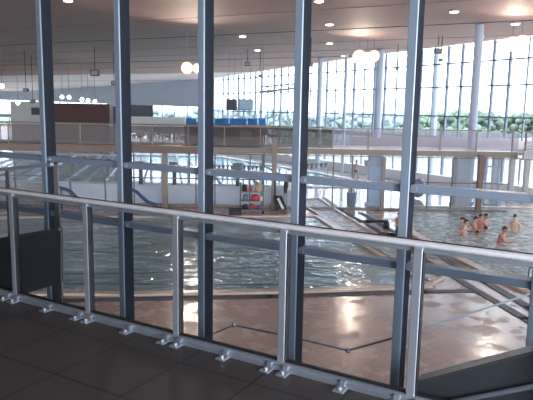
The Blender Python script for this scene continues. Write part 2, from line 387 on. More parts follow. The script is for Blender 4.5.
PA = [D(-40, 219), D(60, 218), D(180, 218), D(314, 217), D(345, 237), D(398, 268), D(427, 286), D(300, 291), D(130, 294), D(60, 293), D(-40, 297)]
pA = pool('leisure_pool', 'large teal leisure pool with ripples in front of the beige tiled deck', 'waterA', PA)
# dark step lines under the water
for (a, c) in (((130, 274), (290, 266)), ((62, 250), (115, 253)), ((62, 274), (125, 274)), ((300, 266), (318, 268)), ((60, 284), (280, 285))):
    A_, B_ = D(*a), D(*c); _rel(MB().bar((*A_, ZD+.014), (*B_, ZD+.014), .08, .006), 'step_line', 'lane', pA)
def band(pts, w, name, m, z, parent):
    for a, c in zip(pts[:-1], pts[1:]):
        A_, B_ = Vector((*D(*a), z)), Vector((*D(*c), z)); d = (B_-A_).normalized()
        _rel(MB().bar(A_-d*w*.25, B_+d*w*.25, w, .012), name, m, parent)
br_ = struct('trim_2', 'dark and pale tile bands crossing the deck between the pools', 'trim')
band([(-20, 303.5), (62, 301), (130, 299.5), (270, 297), (424, 292), (472, 291)], .26, 'drain_band', 'band', ZD+.012, br_)
band([(324, 198), (341, 210.5), (382, 233.5), (424, 260), (451, 275), (480, 293), (525, 319), (560, 340)], .24, 'dark_band', 'band', ZD+.016, br_)
band([(360, 213), (400, 236), (435, 253.5), (487, 283), (530, 308), (570, 332)], .28, 'dark_band', 'band', ZD+.018, br_)
band([(352, 211), (372, 222), (395, 235), (430, 256)], 1.3, 'pale_band', 'deck_far', ZD+.014, br_)
PB = [D(413, 207.5), D(560, 209.5), D(640, 330), D(533, 292), D(503, 279), D(461, 258), D(440, 247), D(413, 232)]
pB = pool('bathing_pool', 'choppy silvery pool where the bathers stand, on the right', 'waterB', PB, w=.32)
band([(533, 294), (503, 281.5), (461, 260.5), (440, 249.5), (413, 234.5)], .06, 'edge_line', 'orange_edge', ZD+.07, br_)
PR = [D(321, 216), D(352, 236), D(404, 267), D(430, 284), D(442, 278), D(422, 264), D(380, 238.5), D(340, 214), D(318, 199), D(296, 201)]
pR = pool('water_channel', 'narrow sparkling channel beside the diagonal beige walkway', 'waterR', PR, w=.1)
# lane pool at the back
dl = Vector((-.17, 1, 0)).normalized()
PC = [(-24, 37.5), (8, 37.5), (3.5, 46), (-4.8, 59.5), (-27.8, 59.5)]
pC = pool('lane_pool', 'long turquoise lane pool behind the gallery across the hall', 'waterC', PC, 'white', .5)
for k in range(12):
    x0 = -23.0+2.5*k
    y1 = 59
    x1 = x0-.17*(y1-38)
    if x0 > -3:
        # stop short of the slanting edge
        y1 = 38+max(4, (9-x0)/(.62-.17)*1.0)
        y1 = min(y1, 56); x1 = x0-.17*(y1-38)
        if k == 11: continue
    ln = _rel(MB().tube([(x0, 38, ZD+.05), (x1, y1, ZD+.05)], .07, 6), 'lane_rope', 'white' if k % 2 else 'bluebin', pC)
    _rel(MB().bar((x0+1.25, 38, ZD+.016), (x1+1.25, y1-1, ZD+.016), .3, .006), 'lane_line', 'lane', pC)
# ================================================================ ceiling
Sd = Vector((-.8944, .4472, 0))
prof = [(-30, 6.9), (0, 6.9), (27, 6.75), (35, 6.4), (43, 6.28), (50, 6.1), (60, 5.6), (75, 4.7), (90, 4.0), (140, 3.8)]
def ceil_z(x, y):
    t = y+.5*x
    for (a, za), (c, zc) in zip(prof[:-1], prof[1:]):
        if a <= t <= c: return za+(zc-za)*(t-a)/(c-a)
    return prof[0][1] if t < prof[0][0] else prof[-1][1]
cb = MB()
def cp(t, k, z): return Vector((0, t, z))+Sd*k
WA, WB = Vector((24, 20, 0)), Vector((-8, 71, 0)); WA0 = WA+(WA-WB)*.45
EA, EB, EC = WB, Vector((-42, 105, 0)), Vector((-75, 122, 0))
def clip(pts, A_, B_):
    """keep the part of a plan polygon on the hall's side of the line A_-B_"""
    d = (B_-A_); n_ = Vector((-d.y, d.x, 0)); n_ = n_ if n_.dot(Vector((0, 10, 0))-A_) > 0 else -n_
    n_.normalize(); out = []
    for i, p in enumerate(pts):
        q = pts[(i+1) % len(pts)]; dp = n_.dot(Vector((p.x-A_.x, p.y-A_.y, 0)))+.5; dq = n_.dot(Vector((q.x-A_.x, q.y-A_.y, 0)))+.5
        if dp >= 0: out.append(p)
        if dp*dq < 0: out.append(p.lerp(q, dp/(dp-dq)))
    return out
def clip_all(pts):
    for l in ((WA, WB), (EA, EB), (EB, EC)):
        if len(pts) > 2: pts = clip(pts, *l)
    return pts
cb2 = MB()
for (a, za), (c, zc) in zip(prof[:-1], prof[1:]):
    pg = clip_all([cp(a, -60, za), cp(a, 110, za), cp(c, 110, zc), cp(c, -60, zc)])
    if len(pg) > 2:
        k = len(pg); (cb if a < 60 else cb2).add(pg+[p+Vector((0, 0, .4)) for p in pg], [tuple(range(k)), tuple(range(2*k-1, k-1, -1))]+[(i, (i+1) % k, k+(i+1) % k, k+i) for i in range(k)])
ce = cb.build('ceiling', 'ceil'); tag(ce, 'wide beige brown panelled ceiling sweeping down over the pool hall', 'ceiling', kind='structure')
ce2 = cb2.build('ceiling.001', 'ceil_lit'); tag(ce2, 'far part of the ceiling, coloured pale grey for the window light, sweeping down to the rear windows', 'ceiling', kind='structure')
for t, w in ((30.5, .03), (36.4, .16), (42, .03), (46.5, .03), (50.5, .20), (55, .06), (60, .14), (67, .10), (75, .12), (83, .10)):
    z = ceil_z(0, t)-.02
    pg = clip_all([cp(t-w/2, -58, z), cp(t-w/2, 108, z), cp(t+w/2, 108, z), cp(t+w/2, -58, z)])
    if len(pg) > 2: k = len(pg); MB().add(pg+[p+Vector((0, 0, .05)) for p in pg], [tuple(range(k)), tuple(range(2*k-1, k-1, -1))]+[(i, (i+1) % k, k+(i+1) % k, k+i) for i in range(k)]).build('seam', 'seam' if w in (.16, .20) else 'seam_soft', ce)
# ================================================================ window wall along the right
WA = WA0
wd = (WB-WA).normalized(); WL = (WB-WA).length; wn = Vector((-wd.y, wd.x, 0))   # points inward/outward
if wn.dot(Vector((-1, -1, 0))) < 0: wn = -wn    # inward (towards camera)
W2 = struct('window_2', 'tall bright window wall along the right of the pool hall', 'window')
def wt(k): p = WA+wd*k; return ceil_z(p.x, p.y)-.1
nb = 0; k = 0.0; marks = []
while k < WL-1:
    marks.append(k); k += 1.15 if nb % 2 == 0 else 2.35; nb += 1
for k in marks:
    p = WA+wd*k; T = TM(p, wd)
    MB().box(-.055, .055, -.09, .09, ZD+.006, wt(k), T).build('mullion', 'mullion_far', W2)
for k in [m_+1.17 for m_ in marks[1::2]]:
    if k < WL-1: MB().box(-.03, .03, -.06, .06, ZD+.006, wt(k), TM(WA+wd*k, wd)).build('slim_mullion', 'mullion_far', W2)
for zt in (5.0, 3.5, 1.6, 0.1, -.6):
    a = WA; MB().bar(WA+Vector((0, 0, zt)), WB+Vector((0, 0, zt)), .10, .09 if zt != .1 else .3).build('transom', 'mullion_far', W2)
MB().add([WA+Vector((0, 0, ZD)), WB+Vector((0, 0, ZD)), WB+Vector((0, 0, wt(WL)))]+[WA+wd*q+Vector((0, 0, wt(q))) for q in (WL*.9, WL*.8, WL*.6, WL*.4, WL*.2, 0)], [tuple(range(9))]).build('pane', 'glass_far', W2)
lw = MB().bar(WA+wn*.45+Vector((0, 0, ZD+.36)), WB+wn*.45+Vector((0, 0, ZD+.36)), .5, .7).build('baseboard_right', 'white'); tag(lw, 'low white ledge running along the foot of the window wall', 'ledge', kind='structure')
# rear windows
W4 = struct('window_3', 'distant band of windows at the rear of the swimming hall', 'window')
for a, c in ((EA, EB), (EB, EC)):
    L = (c-a).length; d = (c-a).normalized(); k = 0
    while k < L:
        p = a+d*k; MB().bar((p.x, p.y, ZD), (p.x, p.y, ceil_z(p.x, p.y)), .14, .2, (0, 1, 0)).build('mullion', 'mullion', W4); k += 2.6
    for zt in (0., 2.2): MB().bar(a+Vector((0, 0, zt)), c+Vector((0, 0, zt)), .12, .12 if zt else .5).build('transom', 'mullion', W4)
    MB().quad(a+Vector((0, 0, ZD)), c+Vector((0, 0, ZD)), c+Vector((0, 0, ceil_z(c.x, c.y))), a+Vector((0, 0, ceil_z(a.x, a.y)))).build('pane', 'glass_far', W4)
i0 = 0
for (a, c, za, zc) in ((EA, EB, 2.0, 2.7), (EB, EC, 2.7, 3.1)):
    d = (c-a).normalized(); q = Vector((-d.y, d.x, 0)); q = q if q.y < 0 else -q; a_ = a+q*.5-d*.3; c_ = c+q*.5
    o = MB().add([(a_.x, a_.y, za), (c_.x, c_.y, zc), (c_.x, c_.y, ceil_z(c_.x, c_.y)), (a_.x, a_.y, ceil_z(a_.x, a_.y))], [(0, 1, 2, 3)]).build('wall_back', 'whitec'); tag(o, 'pale blue white bulkhead above the distant windows', 'wall', kind='structure')
# left side wall closes the hall
lwall = MB().bar((-60, -8, 1.9), (-75, 122, 1.9), .3, 9.8).build('wall_left', 'white'); tag(lwall, 'white side wall of the pool hall far to the left', 'wall', kind='structure')
# ================================================================ gallery across the hall
FY = 28.8
gal = empty('upper_walkway', (0, FY, -.3)); tag(gal, 'long brown walkway with glass balustrade crossing the whole pool hall', 'walkway')
XL, XR = -27, 12.2
_rel(MB().box(XL, XR, FY, FY+3.2, -.22, -.02), 'deck_slab', 'bronze', gal)
_rel(MB().box(XL, -3.4, FY-.06, FY, -.33, -.02), 'fascia', 'brown', gal); _rel(MB().box(-3.4, XR, FY-.06, FY, -.30, -.04), 'fascia', 'bronze', gal)
_rel(MB().box(XL, XR, FY-.07, FY, -.37, -.335), 'fascia_lip', 'bronze_dark', gal)
_rel(MB().box(XL, XR, FY-.04, FY+.04, .96, 1.01), 'handrail', 'bronze', gal)
xs = [XL+.4+1.75*i for i in range(23)]
for i, x in enumerate(xs):
    if x > XR: break
    _rel(MB().box(x-.025, x+.025, FY-.03, FY+.03, -.02, .97), 'post', 'bronze', gal)
    xe = min(x+1.72, XR)
    _rel(MB().box(x+.03, xe, FY-.008, FY+.008, .03, .93), 'glass_panel', 'pane_bal' if x < 2.0 else 'pane_bal2', gal)
# rear rail of the walkway and its inner dark wall
_rel(MB().box(XL, 3, FY+3.1, FY+3.16, .9, .96), 'rear_handrail', 'bronze_dark', gal)
# items behind the walkway balustrade: bronze servery block with opening
sv = empty('counter_block', (-4.6, FY+1.9, -.02)); tag(sv, 'brown counter block with a small bright hatch on the walkway', 'counter')
x0, x1, zt = aty(185, 126, FY+1.9)[0], aty(263, 127, FY+1.9)[0], .93
hx0, hx1 = aty(240, 135, FY+1.9)[0], aty(252, 135, FY+1.9)[0]
_rel(MB().box(x0, hx0, FY+1.7, FY+2.2, -.02, zt).box(hx1, x1, FY+1.7, FY+2.2, -.02, zt).box(hx0, hx1, FY+1.7, FY+2.2, -.02, .28).box(hx0, hx1, FY+1.7, FY+2.2, .72, zt), 'body', 'bronze_dark', sv)
_rel(MB().box(x0+2.4, x1+.4, FY+1.6, FY+2.3, zt, zt+.06), 'worktop', 'tan', sv)
_rel(MB().box(hx0, hx1, FY+1.95, FY+1.98, .28, .72), 'hatch_panel', 'white', sv)
# glazing below the walkway
W3 = struct('window_4', 'storey high glazing under the walkway across the hall', 'window')
GY = FY+.05
for px in [15, 70, 105, 134, 196, 215, 250, 262, 305, 333, 352, 428, 452]:
    p = on_line(px, (-50, GY), (50, GY), 180); MB().box(p[0]-.03, p[0]+.03, GY-.03, GY+.05, ZD+.006, -.36).build('mullion', 'bronze_dark', W3)
MB().box(XL, 11.9, GY, GY+.02, ZD+.1, -.36).build('pane', 'glass_hazy', W3)
MB().box(XL, 11.9, GY-.05, GY+.06, ZD+.006, ZD+.1).build('sill', 'bronze', W3)
MB().box(XL, 11.9, GY-.03, GY+.05, -1.62, -1.57).build('transom', 'bronze_dark', W3)
for xa, xb in ((XL, aty(113, 190, 30)[0]), (aty(133, 190, 30)[0], aty(300, 190, 30)[0])):
    pass
lo = MB().box(aty(62, 190, 30)[0], aty(292, 190, 30)[0], 29.6, 29.75, ZD+.006, ZD+.95).build('wall_inner', 'white'); tag(lo, 'low white wall behind the glazing under the walkway', 'wall', kind='structure')
lo2 = MB().box(aty(-30, 190, 30)[0], aty(52, 190, 30)[0], 29.6, 29.75, ZD+.006, ZD+.75).build('wall_inner.001', 'tan'); tag(lo2, 'low brown wall under the walkway at the far left', 'wall', kind='structure')
# columns
def column(px, Y, half, z1, m, label, round_=False, cap=None, name='column', zb=ZD+.006):
    x = aty(px, 180, Y)[0]; r = empty(name, (x, Y, zb)); tag(r, label, 'column')
    if round_: _rel(MB().tube([(x, Y, zb), (x, Y, z1)], half, 20), 'shaft', m, r)
    else: _rel(MB().box(x-half, x+half, Y-half, Y+half, zb, z1, None, .01), 'shaft', m, r)
    _rel(MB().box(x-half*1.25, x+half*1.25, Y-half*1.25, Y+half*1.25, zb, zb+.12), 'base', m, r)
    if cap: _rel(MB().box(x-half*1.6, x+half*1.3, Y-half*1.3, Y+half*1.3, cap[0], cap[1]), 'collar', 'greycol', r)
    return r
column(46, 28.5, .14, -.37, 'bronze', 'bronze square column under the walkway at the far left')
column(165, 28.5, .13, -.37, 'bronze', 'bronze square column under the walkway in front of the low white wall')
column(274, 28.5, .12, .5, 'bronze', 'bronze square column under the walkway beside the kit trolley', zb=ZD+.006)
column(383, 28.6, .09, -.37, 'bronze', 'slim bronze post beside the grey column with a collar')
column(480, 28.6, .13, -.17, 'brownpost', 'brown corner post at the right end of the glazing under the walkway')
column(374, 30.3, .30, -.24, 'whitec', 'broad pale grey column with a dark collar under the walkway', cap=(-.95, -.7))
for px, Y, r_, lab in ((469, 31.6, .22, 'tall round pale blue column in front of the right windows'), (430, 41.5, .23, 'tall round pale column behind the right end of the walkway'),
                       (375, 43, .26, 'tall round pale column between the dark mullion and the middle windows'), (317, 49, .22, 'slim distant round column near the left end of the window wall'), (342, 46, .12, 'thin white mast rising beside the middle windows')):
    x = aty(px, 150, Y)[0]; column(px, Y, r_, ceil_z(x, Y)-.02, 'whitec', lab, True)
column(461, 30.6, .34, -.24, 'greycol', 'broad grey column behind the glazing below the right of the walkway')
for px, lab in ((494, 'slim pale post just right of the slim framed glass door'), (511, 'slim pale post between the glass door and the right edge'), (526, 'slim pale post nearest the right edge under the walkway end')):
    column(px, 31.8, .13, -.36, 'greycol', lab)
# curved white ramp at right behind walkway
rp = empty('curved_ramp', (10, 33, 0)); tag(rp, 'pale curved ramp with a white kerb behind the right of the walkway', 'ramp')
def arc(cx, cy, rx, ry, a0, a1, n=24): return [(cx+rx*math.cos(a0+(a1-a0)*i/n), cy+ry*math.sin(a0+(a1-a0)*i/n)) for i in range(n+1)]
def ribbon(pts, w, z0, z1, name, m, par):
    mb = MB(); k = len(pts); vs = []
    for i, p in enumerate(pts):
        a = Vector(pts[max(0, i-1)]); c = Vector(pts[min(k-1, i+1)]); d = (c-a).normalized(); q = Vector((-d.y, d.x))*w/2; p = Vector(p)
        vs += [(*(p-q), z0), (*(p+q), z0), (*(p+q), z1), (*(p-q), z1)]
    fs = [(0, 1, 2, 3), tuple(4*(k-1)+j for j in (3, 2, 1, 0))]
    for i in range(k-1): fs += [(4*i+j, 4*i+(j+1) % 4, 4*i+4+(j+1) % 4, 4*i+4+j) for j in range(4)]
    mb.add(vs, fs); return _rel(mb, name, m, par)
outer = arc(11.5, 36.6, 6.5, 4.0, math.radians(-172), math.radians(-8)); inner = arc(11.5, 36.6, 4.6, 2.6, math.radians(-172), math.radians(-8))
ribbon(outer, .14, -.1, .35, 'kerb', 'white', rp); ribbon(inner, .14, -.1, .42, 'kerb', 'white', rp)
_rel(MB().prism(outer+inner[::-1], -.3, -.1), 'deck', 'greycol', rp)
# grey spandrel to the right of the walkway end
sp = empty('bridge_end_panel', (13, 28, 0)); tag(sp, 'grey panelled end section of the walkway at the far right', 'walkway end')
_rel(MB().box(12.2, 18, 28.1, 28.25, -.30, .12), 'lower_panel', 'greycol', sp)
_rel(MB().box(12.2, 18, 28.1, 31.0, -.34, -.3), 'soffit', 'bronze', sp)
_rel(MB().box(12.2, 18, 28.12, 28.15, .12, .93), 'glass_panel', 'pane_bal2', sp)
_rel(MB().box(12.2, 18, 28.1, 28.18, .95, 1.0), 'handrail', 'bronze', sp)
for x in (12.25, 13.6, 15.0): _rel(MB().box(x-.03, x+.03, 28.1, 28.16, .1, .95), 'post', 'bronze_dark', sp)
# small framed glass door beyond the brown corner post
dr = struct('door_1', 'slim blue framed glass door beyond the brown corner post', 'door')
xa, xb = aty(484, 200, 31)[0], aty(497, 200, 31)[0]
MB().box(xa-.04, xa+.04, 31, 31.1, ZD+.006, -.9).box(xb-.05, xb+.05, 31, 31.1, ZD+.006, -.3).box(xa, xb, 31, 31.1, -.98, -.9).box(xa, xb, 31, 31.1, ZD+.006, ZD+.1).build('frame', 'mullion', dr)
MB().box(xa+.04, xb-.05, 31.04, 31.06, ZD+.1, -.98).build('pane', 'glass_far', dr)
# ================================================================ walls and boards at the back
def wall_box(name, c0, c1, Y, th, z0, m, label, cat='wall', kind='structure'):
    a, c = aty(*c0, Y), aty(*c1, Y)
    o = MB().box(a[0], c[0], Y, Y+th, z0, a[2]).build(name, m); tag(o, label, cat, kind=kind); return o
wall_box('wall_rear', (52, 103), (107, 125), 60, 6, ZD+.02, 'red', 'dark red wall block in the middle distance on the left')
wall_box('wall_rear.001', (10, 101), (43, 124), 62, 1, ZD+.02, 'white', 'white wall section left of the dark red block')
wall_box('wall_rear.002', (129, 116.5), (185, 128), 47, .6, -.2, 'white', 'long white parapet behind the walkway')
wall_box('wall_rear.003', (107, 103.5), (120, 125), 61, 1, ZD+.02, 'white', 'narrow white strip right of the dark red block')
a, c = aty(131, 105, 49), aty(153, 116, 49)
o = MB().box(a[0]-1.2, c[0], 49, 49.15, c[2]-.3, a[2], None, .02).box(a[0]-1.0, a[0]-.9, 49.03, 49.12, ZD, c[2]-.2).box(c[0]-.3, c[0]-.2, 49.03, 49.12, ZD, c[2]-.2).build('notice_board', 'darkboard'); tag(o, 'large charcoal board standing above the long white parapet', 'board')
a, c = aty(31, 107.5, 61.8), aty(40, 115, 61.8)
o = MB().box(a[0], c[0], 61.8, 61.95, c[2], a[2], None, .02).build('display_screen', 'darkboard'); tag(o, 'small dark screen on the white wall left of the red block', 'screen')
o = MB().box(aty(110, 1, 60)[0], aty(116, 1, 60)[0], 60.2, 60.5, ZD+.02, 1.9).build('door_panel', 'purple'); tag(o, 'narrow dark purple panel at the right edge of the red block', 'panel')
# blue banners
p, q = aty(186, 123, 48.1), aty(268, 124, 48.1); o = MB().box(p[0], q[0], 47.85, 47.97, -.2, q[2]-.1).box(p[0]+.2, p[0]+.35, 47.85, 47.97, ZD+.02, -.2).box(q[0]-.35, q[0]-.2, 47.85, 47.97, ZD+.02, -.2).build('wall_rear', 'bronze_dark'); tag(o, 'dark parapet carrying the row of blue banners', 'wall', kind='structure')
bx = [185, 197, 214, 229, 247, 258, 266]
for i, (a, c) in enumerate(zip(bx[:-1], bx[1:])):
    p, q = aty(a+.4, 118.3, 48), aty(c-.4, 123.5, 48)
    mb = MB(); n = 6
    for j in range(n):
        xa = p[0]+(q[0]-p[0])*j/n; xb = p[0]+(q[0]-p[0])*(j+1)/n
        mb.box(xa, xb, 48+.03*(j % 2), 48.06+.03*(j % 2), q[2]-.25, p[2]+.02*math.sin(i*2+j))
    o = mb.build('banner', 'blue'); tag(o, ['leftmost blue banner beside the white parapet', 'second blue banner from the left on the rear parapet', 'blue banner just left of the hanging screens', 'blue banner under the hanging screens', 'short blue banner behind the counter hatch', 'rightmost short blue banner'][i], 'banner', 'blue banners on the rear parapet')
# hanging screens
for (x0, x1, m, lab) in ((226, 237, 'darkboard', 'dark hanging display panel over the rear parapet'), (238.5, 253, 'lblue', 'pale blue hanging display panel beside the dark one')):
    p, q = aty(x0, 99, 45), aty(x1, 110.5, 45)
    r = empty('hanging_screen', ((p[0]+q[0])/2, 45, q[2])); tag(r, lab, 'screen')
    _rel(MB().box(p[0], q[0], 45, 45.15, q[2], p[2], None, .01), 'frame', 'darkboard', r)
    _rel(MB().box(p[0]+.06, q[0]-.06, 44.98, 45, q[2]+.06, p[2]-.06), 'screen_face', m, r)
    for x in (p[0]+.2, q[0]-.2): _rel(MB().tube([(x, 45.1, p[2]), (x, 45.1, ceil_z(x, 45.1))], .02, 6), 'hanger', 'grey', r)
# lighting truss
p, q = aty(259, 92, 44), aty(300, 88, 44)
r = empty('ceiling_truss', p); tag(r, 'light grey truss hanging under the ceiling beside the fourth mullion', 'truss')
P0, P1 = Vector(p), Vector(q)
_rel(MB().tube([P0, P1], .07, 8).tube([P0+Vector((0, 0, .35)), P1+Vector((0, 0, .35))], .05, 8), 'chords', 'grey', r)
mb = MB()
for i in range(8): mb.tube([P0.lerp(P1, i/8), P0.lerp(P1, (i+.5)/8)+Vector((0, 0, .35))], .03, 6).tube([P0.lerp(P1, (i+.5)/8)+Vector((0, 0, .35)), P0.lerp(P1, (i+1)/8)], .03, 6)
_rel(mb, 'braces', 'grey', r)
for f in (.1, .9):
    c = P0.lerp(P1, f); _rel(MB().tube([c+Vector((0, 0, .35)), (c.x, c.y, ceil_z(c.x, c.y))], .02, 6), 'hanger', 'grey', r)
# ================================================================ lamps
def spot(px, py, Y, r_, label, m='lamp', group=None, watts=0):
    p = Vector(aty(px, py, Y)); r = empty('floodlight', tuple(p)); tag(r, label, 'light', group)
    d = Vector((-p.x*.8, -p.y, -2.0)).normalized()
    _rel(MB().tube([p-d*.02-d*r_*1.1, p-d*.02], r_*.7, 14, [r_*.55, r_*1.05]), 'housing', 'black', r)
    _rel(MB().tube([p-d*.02, p+d*.01], r_, 14), 'lamp_face', m, r)
    if m == 'lamp': _rel(MB().tube([p-d*.05, p-d*.02], r_, 16, [r_*1.2, r_*1.4]), 'halo_ring', 'halo', r)  # emissive ring added around the lamp face to draw its orange glow
    zc = ceil_z(p.x, p.y)
    if zc > p.z+.1: _rel(MB().tube([p-d*r_*.6, (p.x-d.x*r_*.6, p.y-d.y*r_*.6, zc)], .025, 6), 'stem', 'grey', r)
    if watts:
        L = bpy.data.lights.new('lamp_light', 'SPOT'); L.energy = watts; L.spot_size = 2.2; L.spot_blend = .6; L.color = (1, .8, .62); L.shadow_soft_size = r_
        lo_ = bpy.data.objects.new('lamp_light', L); COL.objects.link(lo_); lo_.location = d*.06; lo_.rotation_euler = Vector((0, 0, -1)).rotation_difference(d).to_euler(); lo_.parent = r
spot(187, 68, 36, .26, 'left floodlight of the bright pair under the ceiling', watts=260)
spot(197.5, 68.5, 36, .22, 'right floodlight of the bright pair beside the third mullion', watts=260)
spot(359.5, 57, 38, .32, 'warm floodlight left of a cluster near the fifth mullion', watts=260)
spot(367.5, 57, 38, .22, 'middle floodlight of the cluster near the fifth mullion')
spot(374, 56, 38, .26, 'right floodlight of the cluster near the fifth mullion')
spot(512.5, 44, 30, .26, 'left floodlight of the pair above the right windows', watts=260)
spot(522, 42.5, 30, .26, 'right floodlight of the pair above the right windows')
spot(407, 56, 40, .12, 'small lamp beside the fifth mullion at the ceiling edge')
for i, (x, y) in enumerate(((62, 97), (69, 97.3), (82, 99.5), (88, 100.5), (95, 101.5), (2, 86), (18, 103))):
    Y = 58 if i != 5 else 50
    spot(x, y, Y, .17, ['first lamp from the left above the dark red block', 'second lamp above the dark red block', 'third lamp above the dark red block', 'fourth lamp above the dark red block', 'fifth lamp above the dark red block', 'lamp at the left edge under the low ceiling', 'small lamp in front of the far left windows'][i], 'lamp_far')
def on_ceiling(px, py):
    lo_, hi = 10, 120; d = ray(px, py)
    for _ in range(40):
        m_ = (lo_+hi)/2; t = m_/d[1]; z = H+d[2]*t
        if z < ceil_z(d[0]*t, m_): lo_ = m_
        else: hi = m_
    t = lo_/d[1]; return d[0]*t, lo_
for (x, y, lab) in ((68, -.5, 'recessed downlight at the top between first and second mullions'), (319, 0, 'recessed downlight at the top right of the fourth mullion'), (329.5, 23.5, 'recessed downlight right of the fourth mullion, second row'),
                    (329.5, 42.5, 'recessed downlight right of the fourth mullion, third row'), (344, 55, 'faint recessed downlight left of the warm floodlight cluster'), (242.5, 35.5, 'recessed downlight right of the third mullion'), (257.5, 49.5, 'smaller recessed downlight between third and fourth mullions'),
                    (454, 10.5, 'recessed downlight right of the fifth mullion at the top'), (515.5, 22.8, 'recessed downlight near the top right corner'), (480, 36, 'faint recessed downlight above the right windows')):
    X, Y = on_ceiling(x, y); z = ceil_z(X, Y)-.02
    r = empty('downlight', (X, Y, z)); tag(r, lab, 'light')
    _rel(MB().tube([(X, Y, z+.02), (X, Y, z-.05)], .24, 16), 'trim_ring', 'white', r)
    _rel(MB().tube([(X, Y, z-.05), (X, Y, z-.07)], .19, 16), 'lamp_face', 'downlight' , r)
# speakers and cameras hung under the ceiling
for (x, y, Y, w, lab) in ((95, 73, 46, .32, 'wide black loudspeaker box hanging between first and second mullions'), (114, 83, 50, .22, 'small black box left of the second mullion'), (310.5, 64.5, 38, .16, 'black pendant loudspeaker beside the fourth mullion'),
                          (247.5, 64, 45, .2, 'small black ceiling box right of the third mullion'), (260, 76, 45, .15, 'small black speaker above the hanging screens'), (26, 90, 50, .2, 'small dark ceiling box at the far left'), (33, 101.5, 54, .2, 'small dark ceiling box near the white wall'),
                          (438, 51, 36, .22, 'dark projector box right of the fifth mullion'), (441, 60, 36, .10, 'small dark camera on the window wall right of the fifth mullion'), (397, 69, 40, .10, 'small dark camera left of the fifth mullion')):
    p = aty(x, y, Y); r = empty('loudspeaker', p); tag(r, lab, 'loudspeaker')
    _rel(MB().box(p[0]-w, p[0]+w, p[1]-.15, p[1]+.15, p[2]-w*.7, p[2]+w*.7, None, .02), 'cabinet', 'black', r)
    _rel(MB().box(p[0]-w*.8, p[0]+w*.8, p[1]-.165, p[1]-.15, p[2]-w*.5, p[2]+w*.5), 'grille', 'grey', r)
    _rel(MB().tube([p, (p[0], p[1], max(p[2]+.02, ceil_z(p[0], p[1])))], .025, 6), 'hanger', 'black', r)
# ================================================================ poolside things
# starting blocks
def start_block(px, i):
    X = aty(px, 188, 37)[0]; r = empty('starting_block', (X, 37, ZD+.006)); tag(r, ['leftmost dark starting block behind the low white wall', 'middle starting block right of the bronze column', 'starting block near the third mullion'][i], 'starting block', 'starting blocks at the lane pool')
    _rel(MB().box(X-.12, X+.12, 36.9, 37.1, ZD, ZD+1.1, None, .02), 'pedestal', 'black', r)
    _rel(MB().box(X-.32, X+.32, 36.6, 37.3, ZD+1.1, ZD+1.2, None, .02), 'platform', 'black', r)
    _rel(MB().box(X-.28, X+.28, 36.7, 36.75, ZD+1.2, ZD+1.5), 'back_plate', 'black', r)
for i, px in enumerate((141, 174.5, 237.5)): start_block(px, i)
# flag lines
def flags(pa, pb, Y, n, lab):
    A_, B_ = Vector(aty(*pa, Y)), Vector(aty(*pb, Y)); r = empty('bunting_line', tuple(A_)); tag(r, lab, 'bunting')
    _rel(MB().tube([A_, B_], .015, 6), 'cord', 'black', r)
    for i in range(n):
        c = A_.lerp(B_, (i+.5)/n); _rel(MB().add([c+Vector((-.13, 0, 0)), c+Vector((.13, 0, 0)), c+Vector((0, 0, -.42)), c+Vector((-.13, .02, 0)), c+Vector((.13, .02, 0)), c+Vector((0, .02, -.42))], [(0, 1, 2), (5, 4, 3), (0, 3, 4, 1), (1, 4, 5, 2), (2, 5, 3, 0)]), 'flag', 'black', r)
    for e in (A_, B_): _rel(MB().tube([(e.x, e.y, ZD+.01), e], .03, 8), 'pole', 'grey', r)
flags((213, 165), (263, 166), 42, 12, 'line of dark backstroke flags right of the third mullion')
flags((305, 164), (328, 163), 42, 5, 'short line of dark flags right of the fourth mullion')
# navy curved tubes
for (pts, Y, lab) in ((((56, 186), (61, 188.5), (66, 189.5), (71, 192), (76, 197), (80, 203)), 27.6, 'curved navy tube rail right of the first mullion at the poolside'),
                      (((122, 188), (131, 189), (137, 192), (142, 197), (148, 202), (157, 205.5)), 27.6, 'curved navy tube rail right of the second mullion at the poolside')):
    q = [aty(*p, Y) for p in pts]; r = empty('poolside_tube', q[0]); tag(r, lab, 'tube rail')
    _rel(MB().tube(q, .085, 12), 'tube', 'slide', r)
    for e in (q[1], q[-1]): _rel(MB().tube([(e[0], e[1], ZD), e], .05, 8), 'support', 'slide', r)
# kit trolley
X0, X1, Y0 = aty(240, 213, 27.2)[0], aty(263, 213, 27.2)[0], 27.2
tr = empty('kit_trolley', ((X0+X1)/2, Y0, ZD)); tag(tr, 'tall open trolley rack loaded with red and dark swimming kit', 'trolley')
for x in (X0, X1):
    for y in (Y0, Y0+.5): _rel(MB().tube([(x, y, ZD+.1), (x, y, ZD+1.42)], .025, 8), 'upright', 'bronze_dark', tr)
for z in (.14, .55, .98): _rel(MB().box(X0, X1, Y0, Y0+.5, ZD+z, ZD+z+.03), 'shelf', 'grey', tr)
for x in (X0, X1):
    for y in (Y0, Y0+.5): _rel(MB().ball((x, y, ZD+.055), .055, .03, .055), 'wheel', 'black', tr)
kit = [(.08, .02, .28, .22, 'black', 'dark kit bag low on the trolley'), (.42, .02, .2, .26, 'redkit', 'red float low on the trolley'), (.72, .02, .22, .16, 'purple', 'purple float low on the trolley'),
       (.1, .43, .26, .30, 'bluebin', 'slate blue bag on the middle shelf of the trolley'), (.45, .43, .42, .30, 'redkit', 'big red kit bag on the middle shelf of the trolley'), (.86, .43, .12, .22, 'white', 'white bottle on the middle shelf of the trolley'),
       (.06, .86, .24, .34, 'black', 'black bag on the top shelf of the trolley'), (.34, .86, .2, .22, 'redkit', 'small red pack on the top shelf of the trolley'), (.62, .86, .34, .40, 'tan', 'tan sack on the top shelf of the trolley')]
